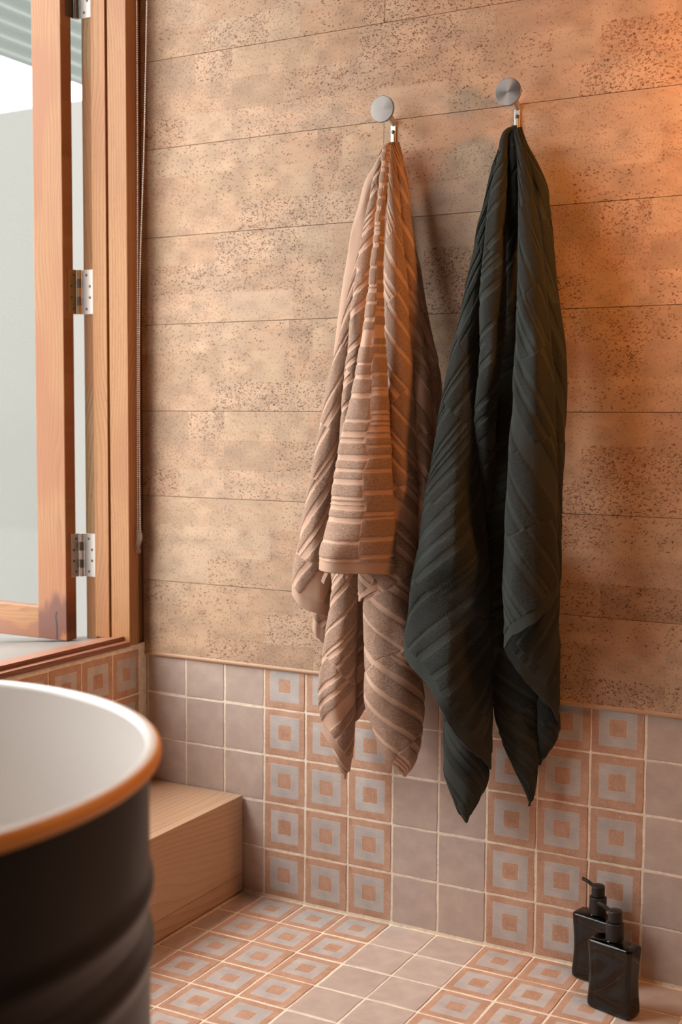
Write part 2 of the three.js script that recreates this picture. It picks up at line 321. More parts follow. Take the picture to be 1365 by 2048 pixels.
// ---------------- outdoors: ground, veranda roof of corrugated sheet, garden wall in darkened grey
const ground = structure('ground', 'pale gravel ground outside the window', 'ground');
bar('gravel', [-9, -0.32, -9], [-0.14, -0.2, 8], std({ color: new THREE.Color(0.55, 0.54, 0.52), roughness: 0.95 }), ground, 0.01);
{
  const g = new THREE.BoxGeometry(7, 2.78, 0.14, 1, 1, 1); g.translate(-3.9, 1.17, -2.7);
  const m = mesh('garden_wall', g, std({ color: new THREE.Color(0.165, 0.163, 0.157), roughness: 0.95 })); m.userData = { label: 'rendered garden wall darkened to mid-grey, seen hazily through the window glass', category: 'wall', kind: 'structure' };  // wall colour darkened to mid-grey so daylight does not burn it out
  const roof = thing('veranda_roof', 'translucent corrugated veranda roof sheet outside, top left through the glass', 'roof', [-0.7, 2.14, -2.6]);
  const W = 1.1, D = 5.2, nx = 132, P = [], I = [];
  for (let s = 0; s < 2; s++) for (let i = 0; i <= nx; i++) for (let k = 0; k < 2; k++) { const x = -W / 2 + W * i / nx; P.push(x, 0.1 + x * 0.14 + 0.009 * Math.sin(i / nx * Math.PI * 2 * 14) - s * 0.002, (k - 0.5) * D); }
  const id = (s, i, k) => s * (nx + 1) * 2 + i * 2 + k;
  for (let i = 0; i < nx; i++) { I.push(id(0, i, 0), id(0, i, 1), id(0, i + 1, 1), id(0, i, 0), id(0, i + 1, 1), id(0, i + 1, 0)); I.push(id(1, i, 0), id(1, i + 1, 1), id(1, i, 1), id(1, i, 0), id(1, i + 1, 0), id(1, i + 1, 1)); }
  const rg = new THREE.BufferGeometry(); rg.setAttribute('position', new THREE.Float32BufferAttribute(P, 3)); rg.setIndex(I); rg.computeVertexNormals();
  mesh('corrugated_sheet', rg, phys({ color: new THREE.Color(0.27, 0.3, 0.29), roughness: 1, transmission: 0.6, thickness: 0 }), roof);
}

// ------------------------------------------------------------------ bench step
{
  const t = thing('bench_step', 'pale timber box step in the corner under the window, behind the tub', 'step');
  bar('top_board', [0.0, 0.1885, 0.0035], [bx0 - 0.0222, 0.2104, 0.86], M.oak, t, 0.0003);
  bar('front_board', [bx0 - 0.022, 0.0425, 0.0035], [bx0 - 0.0004, 0.2104, 0.86], M.oak, t, 0.0012, 2);
  bar('plinth_strip', [bx0 - 0.022, 0.0035, 0.0035], [bx0 - 0.0002, 0.0418, 0.858], M.oak, t, 0.0012);
  bar('end_board', [0.0, 0.0035, 0.838], [bx0 - 0.023, 0.188, 0.858], M.oak, t, 0.0012);
  bar('carcass', [0.002, 0.0035, 0.0045], [bx0 - 0.0225, 0.188, 0.837], M.oak, t, 0.001);
}
// ------------------------------------------------------------------ bathtub made from a steel drum
{
  const t = thing('bathtub', 'round drum bathtub, black ribbed outside and white inside with an orange rim', 'bathtub', [0.527, 0, 1.301]);
  const R = 0.3755, rib = (y) => [0.495, 0.427, 0.2, 0.135].reduce((s, c) => s + 0.0048 * Math.exp(-Math.pow((y - c) / 0.0125, 2)), 0) - [0.463, 0.17].reduce((s, c) => s + 0.0015 * Math.exp(-Math.pow((y - c) / 0.009, 2)), 0);
  const v = (x, y) => new THREE.Vector2(x, y), out = [v(0.0001, 0.012), v(R - 0.012, 0.012), v(R, 0.002), v(R, 0.02)];
  for (let y = 0.03; y <= 0.633; y += 0.003) out.push(v(R + rib(y), y));
  out.push(v(R - 0.001, 0.6355));
  mesh('shell', new THREE.LatheGeometry(out, 128), phys({ color: new THREE.Color(0.008, 0.0075, 0.0075), roughness: 0.38, specularIntensity: 0.6 }), t);
  const inner = [v(0.0001, 0.06), v(0.24, 0.06), v(0.3, 0.07), v(0.336, 0.1), v(0.352, 0.17), v(R - 0.012, 0.5), v(R - 0.0068, 0.61), v(0.3696, 0.6415)];
  mesh('lining', new THREE.LatheGeometry(new THREE.SplineCurve(inner).getPoints(60), 128), phys({ color: new THREE.Color(0.86, 0.83, 0.8), roughness: 0.4, clearcoat: 0.4, clearcoatRoughness: 0.2 }), t);
  const rim = []; for (let i = 0; i <= 22; i++) { const a = Math.PI * (1.25 - 1.75 * i / 22); rim.push([Math.cos(a), Math.sin(a)]); }
  const tube = (a0, a1) => { const q = []; for (let i = 0; i <= 16; i++) { const a = lerp(a0, a1, i / 16); q.push(v(0.3795 + 0.0098 * Math.cos(a), 0.6415 + 0.0098 * Math.sin(a))); } return new THREE.LatheGeometry(q, 128); };
  mesh('rim', tube(-2.3, 1.15), phys({ color: new THREE.Color(0.88, 0.45, 0.14), roughness: 0.45 }), t).userData.label = 'orange rolled rim';
  mesh('rim_lip', tube(1.15, 3.15), phys({ color: new THREE.Color(0.8, 0.77, 0.74), roughness: 0.3, clearcoat: 0.4 }), t).userData.label = 'white inner lip';
}
// ------------------------------------------------------------------ wall hooks
const brushed = phys({ color: new THREE.Color(0.34, 0.32, 0.31), metalness: 1, roughness: 0.5, anisotropy: 0.7 });
function makeHook() {
  const t = thing('wall_hook', '', 'hook');
  const lathe = (pts, n = 48) => { const g = new THREE.LatheGeometry(pts.map((q) => new THREE.Vector2(...q)), n); g.rotateX(Math.PI / 2); return g; };
  const disc = lathe([[0.0001, -0.0042], [0.0222, -0.0042], [0.0242, -0.003], [0.0242, 0.0002], [0.0232, 0.0012], [0.0001, 0.0012]], 72); disc.translate(0, 0, 0.056); mesh('disc', disc, brushed, t);
  const stem = lathe([[0.0068, 0.0], [0.0062, 0.012], [0.0066, 0.03], [0.0095, 0.044], [0.0155, 0.052]]); const sp = stem.attributes.position;   // flares into the disc and droops to the wall plate
  for (let i = 0; i < sp.count; i++) { const k = 1 - sp.getZ(i) / 0.052; sp.setY(i, sp.getY(i) - 0.022 * k * k); }
  stem.computeVertexNormals(); mesh('stem', stem, M.steel, t);
  bar('back_plate', [-0.0054, -0.088, 0.0055], [0.0054, -0.012, 0.0085], M.steel, t, 0.0012, 2);
  bar('channel', [-0.0032, -0.086, 0.0085], [0.0032, -0.036, 0.0112], M.steel, t, 0.001, 2);
  const s = new THREE.SphereGeometry(0.0036, 16, 10); s.scale(1, 1, 0.6); s.translate(0, -0.0325, 0.0092); mesh('screw', s, M.steelDark, t);
  const arm = new THREE.TubeGeometry(new THREE.CatmullRomCurve3([[0, -0.084, 0.008], [0, -0.09, 0.014], [0, -0.088, 0.024], [0, -0.078, 0.03], [0, -0.07, 0.031]].map((q) => new THREE.Vector3(...q))), 24, 0.0036, 10); mesh('lower_arm', arm, M.steel, t);
  return t;
}
{
  const a = makeHook(), b = a.clone(); b.name = numbered('wall_hook'); scene.add(b);
  a.position.set(0.5925, 1.583, 0); b.position.set(0.8415, 1.5845, 0);
  a.userData = { label: 'brushed metal disc hook holding the beige towel', category: 'hook', group: 'metal disc hooks on the cork wall' };
  b.userData = { label: 'brushed metal disc hook holding the dark green towel', category: 'hook', group: 'metal disc hooks on the cork wall' };
}
// ------------------------------------------------------------------ soap bottles
function makeBottle() {
  const t = thing('soap_bottle', '', 'bottle');
  const n = 72, ring = (a, b, r, y) => { const o = []; for (let i = 0; i < n; i++) { const q = i / n * 4, s = Math.floor(q), f = (q - s) * Math.PI / 2, c = [[1, 1], [-1, 1], [-1, -1], [1, -1]][s], an = s * Math.PI / 2 + f; o.push([c[0] * (a - r) + Math.cos(an) * r, y, c[1] * (b - r) + Math.sin(an) * r]); } return o; };
  const waist = (y) => 0.0028 * Math.pow(Math.sin(Math.PI * clamp((y - 0.004) / 0.114)), 1.4);
  const lev = [[0.034, 0.012, 0.009, 0], [0.0385, 0.0165, 0.0085, 0.0006], [0.0415, 0.0198, 0.0085, 0.003], [0.0425, 0.0208, 0.0085, 0.007]];
  for (let y = 0.012; y <= 0.113; y += 0.005) lev.push([0.0428 - waist(y) * 1.1, 0.0212 - waist(y) * 0.6, 0.0085, y]);
  lev.push([0.0427, 0.0211, 0.0085, 0.1165], [0.042, 0.0204, 0.0085, 0.1188], [0.0405, 0.0189, 0.008, 0.1202], [0.034, 0.016, 0.0075, 0.1214], [0.02, 0.0135, 0.0125, 0.1226], [0.0125, 0.0125, 0.0124, 0.1242], [0.0125, 0.0125, 0.0124, 0.13]);
  const P = [], I = []; lev.forEach(([a, b, r, y]) => ring(a, b, r, y).forEach((q) => P.push(...q)));
  for (let k = 0; k + 1 < lev.length; k++) for (let i = 0; i < n; i++) { const a = k * n + i, b = k * n + (i + 1) % n, c = a + n, d = b + n; I.push(a, c, b, b, c, d); }
  const c0 = P.length / 3; P.push(0, 0.0015, 0, 0, 0.13, 0); for (let i = 0; i < n; i++) { I.push(c0, i, (i + 1) % n); const o = (lev.length - 1) * n; I.push(c0 + 1, o + (i + 1) % n, o + i); }
  const g = new THREE.BufferGeometry(); g.setAttribute('position', new THREE.Float32BufferAttribute(P, 3)); g.setIndex(I); g.computeVertexNormals();
  mesh('body', g, phys({ color: new THREE.Color(0.9, 0.75, 0.6), roughness: 0.03, transmission: 1, thickness: 0.04, ior: 1.5, attenuationColor: new THREE.Color(0.16, 0.05, 0.018), attenuationDistance: 0.012 }), t);
  const black = std({ color: new THREE.Color(0.012, 0.012, 0.013), roughness: 0.45 });
  const lathe = (pts) => new THREE.LatheGeometry(pts.map((q) => new THREE.Vector2(...q)), 40);
  mesh('collar', lathe([[0.0001, 0.1245], [0.0146, 0.1245], [0.0153, 0.1255], [0.0153, 0.153], [0.0146, 0.1545], [0.0122, 0.155], [0.0001, 0.155]]), black, t);
  const head = lathe([[0.0001, 0.1555], [0.0112, 0.1555], [0.0118, 0.157], [0.0118, 0.1725], [0.011, 0.1755], [0.0001, 0.1768]]);
  const pump = mesh('pump_head', head, black, t);
  const sp = new THREE.TubeGeometry(new THREE.CatmullRomCurve3([[-0.006, 0.171, 0], [-0.014, 0.1735, 0.0005], [-0.022, 0.1775, 0.001], [-0.0305, 0.1795, 0.0014]].map((q) => new THREE.Vector3(...q))), 20, 0.0036, 12);
  const pp = sp.attributes.position; for (let i = 0; i < pp.count; i++) { const k = clamp((-pp.getX(i) - 0.008) / 0.022); pp.setY(i, lerp(pp.getY(i), 0.1735 + 0.006 * k + (pp.getY(i) - 0.1735 - 0.006 * k) * 0.8, k)); }
  mesh('spout', mergeGeometries([sp, (() => { const q = new THREE.SphereGeometry(0.0035, 12, 8); q.translate(-0.0305, 0.1795, 0.0014); return q; })()]), black, pump);
  return t;
}
{
  const a = makeBottle(), b = a.clone(); b.name = numbered('soap_bottle'); scene.add(b);
  a.position.set(1.09, 0.0005, 0.1345); a.rotation.y = -0.262; b.position.set(1.0315, 0.0005, 0.0385); b.rotation.y = -0.262;
  a.userData = { label: 'dark amber pump bottle in front, overlapping the bottle nearer the wall', category: 'bottle', group: 'amber pump bottles on the tiles' };
  b.userData = { label: 'dark amber pump bottle nearest the tiled wall, partly hidden', category: 'bottle', group: 'amber pump bottles on the tiles' };
}
// ------------------------------------------------------------------ blind chain
{
  const t = thing('blind_chain', 'looped beaded blind chain with clear weight beside the window frame', 'chain');
  const strand = (pts) => {
    const c = new THREE.CatmullRomCurve3(pts.map((q) => new THREE.Vector3(...q))), n = Math.round(c.getLength() / 0.0046), P = c.getSpacedPoints(n), parts = [new THREE.TubeGeometry(c, 40, 0.0005, 5)];
    for (const p of P) { const s = new THREE.IcosahedronGeometry(0.00175, 1); s.translate(p.x, p.y, p.z); parts.push(s); }
    return mergeGeometries(parts.map((g) => { const q = g.index ? g.toNonIndexed() : g; return q; }));
  };
  const bm = std({ color: new THREE.Color(0.72, 0.64, 0.6), metalness: 0.3, roughness: 0.35 });
  const m1 = mesh('bead_strand', strand([[0.013, 2.05, 0.046], [0.012, 1.87, 0.044], [0.011, 1.567, 0.043], [0.007, 1.15, 0.042], [0.0055, 0.937, 0.042], [0.005, 0.765, 0.042]]), bm, t);
  const m2 = mesh('bead_strand', strand([[0.043, 2.05, 0.042], [0.037, 1.87, 0.042], [0.027, 1.566, 0.042], [0.016, 1.339, 0.042], [0.0115, 1.15, 0.042], [0.0105, 0.937, 0.042], [0.011, 0.765, 0.042]]), bm, t);
  m1.userData.kind = m2.userData.kind = 'stuff';
  const s = new THREE.Shape(); s.moveTo(-0.004, 0.05); s.lineTo(0.006, 0.052); s.bezierCurveTo(0.012, 0.04, 0.012, 0.03, 0.006, 0.02); s.bezierCurveTo(0.002, 0.012, 0.004, 0.008, 0.006, 0.004); s.lineTo(0.004, 0); s.lineTo(-0.003, 0.001); s.bezierCurveTo(-0.006, 0.012, -0.002, 0.02, 0, 0.026); s.bezierCurveTo(0.003, 0.034, 0.002, 0.042, -0.004, 0.05);
  const cg = new THREE.ExtrudeGeometry(s, { depth: 0.005, bevelEnabled: true, bevelSize: 0.0008, bevelThickness: 0.0008, bevelSegments: 2, curveSegments: 10 }); cg.translate(0.004, 0.716, 0.0395);
  mesh('clip', cg, phys({ color: new THREE.Color(0.9, 0.82, 0.72), transmission: 0.85, thickness: 0.004, roughness: 0.12, ior: 1.46 }), t).userData.label = 'clear plastic clip';
}
// ------------------------------------------------------------------ pendant lamp, just out of frame to the right: its warm light grazes the cork
{
  const t = thing('pendant_lamp', 'warm globe pendant lamp hanging to the right of the green towel', 'lamp', [1.52, 1.54, 0.36]);
  const cord = new THREE.CylinderGeometry(0.003, 0.003, 0.82, 10); cord.translate(0, 0.475, 0); mesh('cord', cord, M.dark, t);
  const cap = new THREE.LatheGeometry([[0.0001, 0.085], [0.012, 0.085], [0.02, 0.075], [0.024, 0.048], [0.0001, 0.046]].map((q) => new THREE.Vector2(...q)), 32); mesh('cap', cap, M.brass, t);
  const rose = new THREE.CylinderGeometry(0.045, 0.05, 0.02, 32); rose.translate(0, 0.869, 0); mesh('ceiling_rose', rose, M.brass, t);
  mesh('glowing_bulb', new THREE.SphereGeometry(0.05, 40, 24), std({ color: new THREE.Color(0.8, 0.6, 0.4), emissive: new THREE.Color(1, 0.47, 0.15), emissiveIntensity: 3, roughness: 0.4 }), t);
  const l = new THREE.PointLight(new THREE.Color(1, 0.37, 0.075), 2.3, 0, 2); l.castShadow = true; l.shadow.radius = 2.3; l.name = 'lamp_light'; t.add(l);
}

// ------------------------------------------------------------------ towels
// Cloth pattern: flat-woven ground with raised terry bands that break and shift at ragged columns. Height field 0..1 over 0.5 x 0.5 m, repeating.
const TN = 1536, TS = 0.5, pile = new Float32Array(TN * TN);
{
  const cols = [0, 0.14, 0.235, 0.375, 0.5], bands = cols.slice(0, -1).map(() => { const b = []; let y = rr(0, 0.02); while (y < TS - 0.012) { const w = rnd() < 0.2 ? rr(0.002, 0.004) : rr(0.012, 0.04), gap = rr(0.004, 0.0105); b.push([y, Math.min(y + w, TS - 0.004)]); y += w + gap; } return b; });
  for (let y = 0; y < TN; y++) { const v = y / TN * TS, jag = (noise(y / 96, 1, 77, TN / 96, 0) - 0.5) * 0.006;
    for (let x = 0; x < TN; x++) {
      const u = ((x / TN * TS + jag) % TS + TS) % TS; let k = 0; while (k < cols.length - 2 && u > cols[k + 1]) k++;
      const wav = (noise(x / 16, y / 16, 31) - 0.5) * 0.0012; let h = 0;
      for (const [a, b] of bands[k]) { const d = Math.min(v - a, b - v) + wav; if (d > -0.001) h = Math.max(h, smooth(-0.0006, 0.0012, d)); }
      const e = Math.min(u - cols[k], cols[k + 1] - u); if (e < 0.0009) h *= 0.35;   // stitched break between columns
      pile[y * TN + x] = h;
    } }
}
const at = (x, y) => pile[((Math.floor(y) % TN + TN) % TN) * TN + (Math.floor(x) % TN + TN) % TN];
const pileAt = (c, n) => at(c / TS * TN, n / TS * TN);
const loops = (x, y) => 0.6 * noise(x / 5.4, y / 4.6, 41) + 0.4 * noise(x / 2.4, y / 2.2, 43);
const terryBump = tex(TN, TN, (x, y) => { const h = pile[y * TN + x], w = ((x >> 1) & 1) * 0.05 + ((y >> 1) & 1) * 0.05, q = 255 * (h > 0.02 ? 0.3 + h * (0.15 + 0.55 * loops(x, y)) : 0.22 + w); return [q, q, q]; }, false);
const terryMap = tex(TN, TN, (x, y) => { const h = pile[y * TN + x], l = loops(x, y), q = lerp(246 - ((y >> 1) & 1) * 8, 168 + 60 * l, h); return [q, q, q]; });  // pile tone with self-shading between its loops painted in; flat weave lighter
const hemTex = tex(256, 256, (x, y) => { const q = 190 + ((x >> 1) & 1) * 20 + ((y >> 1) & 1) * 20 + hash(x, y, 3) * 20; return [q, q, q]; }); hemTex.repeat.set(8, 8);
function clothMats(color, sheen) {
  const base = { color, roughness: 0.95, sheen: 0.35, sheenColor: sheen, sheenRoughness: 0.6, side: THREE.DoubleSide };
  return { cloth: phys({ ...base, map: terryMap, bumpMap: terryBump, bumpScale: 0.0016 }), hem: phys({ ...base, color: color.clone().multiplyScalar(1.1), map: hemTex, bumpMap: hemTex, bumpScale: 0.0003 }) };
}
function spline(rows, y, k) {                                    // monotone-ish interpolation of column k over falling y
  let i = 0; while (i < rows.length - 2 && y < rows[i + 1][1]) i++;
  const a = rows[i], b = rows[i + 1], h = b[1] - a[1], t = clamp((y - a[1]) / h), m = (i0) => { const p = rows[Math.max(0, i0 - 1)], q = rows[Math.min(rows.length - 1, i0 + 1)]; return (q[k] - p[k]) / (q[1] - p[1]); };
  const t2 = t * t, t3 = t2 * t;
  return (2 * t3 - 3 * t2 + 1) * a[k] + (t3 - 2 * t2 + t) * m(i) * h + (-2 * t3 + 3 * t2) * b[k] + (t3 - t2) * m(i + 1) * h;
}
// One fold of cloth: rows p = [x, y, half width, z] in mm down its middle; b = lower edge [place across 0..1, y]; d = how far it stands out; it wraps back past its sides.
function fold(F, S) {
  const { p, d, b } = F, face = F.face ?? 0.44, wrap = F.wrap ?? 1.9, tent = F.tent ?? 0, dirn = F.dir ?? 0, slant = F.slant ?? 0.8, hemW = F.hem ?? 0, sd = S.seed++;
  const top = p[0][1] + 5, end = p[p.length - 1][1], low = b ? Math.min(...b.map((q) => q[1])) : end;
  const meanW = p.reduce((s, q) => s + q[2], 0) / p.length, arc = 2 * wrap * Math.max(meanW, d * 0.7);
  const nu = Math.max(14, Math.min(72, Math.round(arc / 2.4))), nv = Math.round((top - low) / 2.6);
  const edge = (s) => { if (!b) return end; let i = 0; while (i < b.length - 2 && s > b[i + 1][0]) i++; const t = clamp((s - b[i][0]) / (b[i + 1][0] - b[i][0])); return lerp(b[i][1], b[i + 1][1], t * t * (3 - 2 * t) * 0.5 + t * 0.5); };
  const cf = Math.cos(face), sf = Math.sin(face), ca = Math.cos(slant), sa = Math.sin(slant);
  const pos = (i, j, off, out) => {
    const q = i / nu * 2 - 1, a = q * wrap, s = (Math.sin(clamp(a, -1.57, 1.57)) + 1) / 2, yb = edge(s), y = lerp(top, yb, j < 8 ? Math.pow(j / 8, 2) * 8 / nv : j / nv), yc = Math.min(p[0][1], Math.max(y, end));
    let hw = Math.max(0.8, spline(p, yc, 2)), x = spline(p, yc, 0), z = spline(p, yc, 3);
    const dome = Math.sqrt(1 - Math.pow(1 - clamp((top - y) / 15), 2)) * 0.98 + 0.02; hw *= dome; z = lerp(30, z, 0.35 + 0.65 * dome);
    const env = smooth(0, 90, top - y) * smooth(0, 14, hw);
    hw *= 1 + env * 0.05 * (noise(y / 60, 1.5, sd) - 0.5) * 2;
    const dep = Math.min(d, hw * 0.95) * (1 + env * 0.25 * (noise(y / 70, 4.5, sd) - 0.5) * 2);
    const si = Math.sin(a), co = Math.cos(a);
    let t = si * (hw - off), n = (co * (1 - tent) + tent * (1 - Math.pow(Math.abs(si), 1.15)) * (co < 0 ? 0 : 1) + (co < 0 ? tent * co : 0)) * (dep - off);
    n += env * dep * 0.16 * (noise(a * 1.4 + 9, y / 75, sd + 5) - 0.5) * 2;
    const cx = a * Math.max(meanW, hw * 0.6), cy = y, c = dirn === 0 ? cx : cx * ca + dirn * cy * sa, nn = dirn === 0 ? cy : cy * ca - dirn * cx * sa;
    out.u = (c + sd * 83) / 500; out.v = (nn + sd * 57) / 500;
    out.h = pileAt((c + sd * 83) / 1000, (nn + sd * 57) / 1000);
    out.e = y - yb;
    out.x = x + t * cf + n * sf; out.y = y; out.z = z - t * sf + n * cf; return out;
  };
  const V = [], UV = [], E = [], o = {}, wid = nu + 1;
  const disp = (o2) => (hemW && o2.e < hemW ? -0.3 : o2.h * 1.5);
  for (let j = 0; j <= nv; j++) for (let i = 0; i <= nu; i++) {
    pos(i, j, 0, o); const q = (i / nu * 2 - 1) * wrap, k = disp(o) * clamp(1 - (Math.abs(q) - 1.5) * 2), nx = Math.sin(q), nz = Math.max(0, Math.cos(q));
    V.push((o.x + (nx * cf + nz * sf) * k) / 1000, o.y / 1000, (o.z + (-nx * sf + nz * cf) * k) / 1000); UV.push(o.u, o.v); E.push(o.e);
  }
  const I = [], H = [];
  for (let j = 0; j < nv; j++) for (let i = 0; i < nu; i++) { const a = j * wid + i, c = a + wid; (hemW && E[c] < hemW - 1 ? H : I).push(a, c, a + 1, a + 1, c, c + 1); }
  const shell = (idx, list) => {
    if (!idx.length) return; const g = new THREE.BufferGeometry(); g.setAttribute('position', new THREE.Float32BufferAttribute(V, 3)); g.setAttribute('uv', new THREE.Float32BufferAttribute(UV, 2)); g.setIndex(idx); g.computeVertexNormals(); list.push(pack(g));
  };
  shell(I, S.cloth); shell(H, S.hem);
  // inner face of the cloth, 4 mm in, and the turned lower edge
  const V2 = [], U2 = [], I2 = [], step = 4, mv = Math.ceil(nv / step);
  for (let j = 0; j <= mv; j++) for (let i = 0; i <= nu; i += 1) { pos(i, Math.min(nv, j * step), 4, o); V2.push(o.x / 1000, o.y / 1000, o.z / 1000); U2.push(o.u, o.v); }
  for (let j = 0; j < mv; j++) for (let i = 0; i < nu; i++) { const a = j * wid + i, c = a + wid; I2.push(a, a + 1, c, a + 1, c + 1, c); }
  const base = V2.length / 3;
  for (let i = 0; i <= nu; i++) { const a = (nv * wid + i) * 3, c = (mv * wid + i) * 3; for (let k = 0; k < 3; k++) { const f = k / 2; V2.push(lerp(V[a], V2[c], f), lerp(V[a + 1], V2[c + 1], f) - (k === 1 ? 0.0016 : 0), lerp(V[a + 2], V2[c + 2], f)); U2.push(UV[(nv * wid + i) * 2], UV[(nv * wid + i) * 2 + 1]); } }
  for (let i = 0; i < nu; i++) for (let k = 0; k < 2; k++) { const a = base + i * 3 + k; I2.push(a, a + 1, a + 3, a + 1, a + 4, a + 3); }
  const g2 = new THREE.BufferGeometry(); g2.setAttribute('position', new THREE.Float32BufferAttribute(V2, 3)); g2.setAttribute('uv', new THREE.Float32BufferAttribute(U2, 2)); g2.setIndex(I2); g2.computeVertexNormals(); (hemW ? S.hem : S.cloth).push(g2);
}
function pack(g) {                                               // drop vertices that a part does not use
  const map = new Map(), P = [], U = [], N = [], I = [], p = g.attributes.position.array, u = g.attributes.uv.array, n = g.attributes.normal.array;
  for (const i of g.index.array) { if (!map.has(i)) { map.set(i, P.length / 3); P.push(p[i * 3], p[i * 3 + 1], p[i * 3 + 2]); U.push(u[i * 2], u[i * 2 + 1]); N.push(n[i * 3], n[i * 3 + 1], n[i * 3 + 2]); } I.push(map.get(i)); }
  const r = new THREE.BufferGeometry(); r.setAttribute('position', new THREE.Float32BufferAttribute(P, 3)); r.setAttribute('uv', new THREE.Float32BufferAttribute(U, 2)); r.setAttribute('normal', new THREE.Float32BufferAttribute(N, 3)); r.setIndex(I); return r;
}
function towel(label, hook, folds, mats, sd) {
  const t = thing('bath_towel', label, 'towel', hook, 0, 'towels on the wall hooks'), S = { cloth: [], hem: [], seed: sd };
  for (const F of folds) fold(F, S);
  for (const part of ['cloth', 'hem']) if (S[part].length) { const g = mergeGeometries(S[part]); g.translate(-hook[0], -hook[1], -hook[2]); mesh(part, g, mats[part], t).userData.label = part === 'hem' ? 'flat woven hem' : undefined; }
  return t;
}
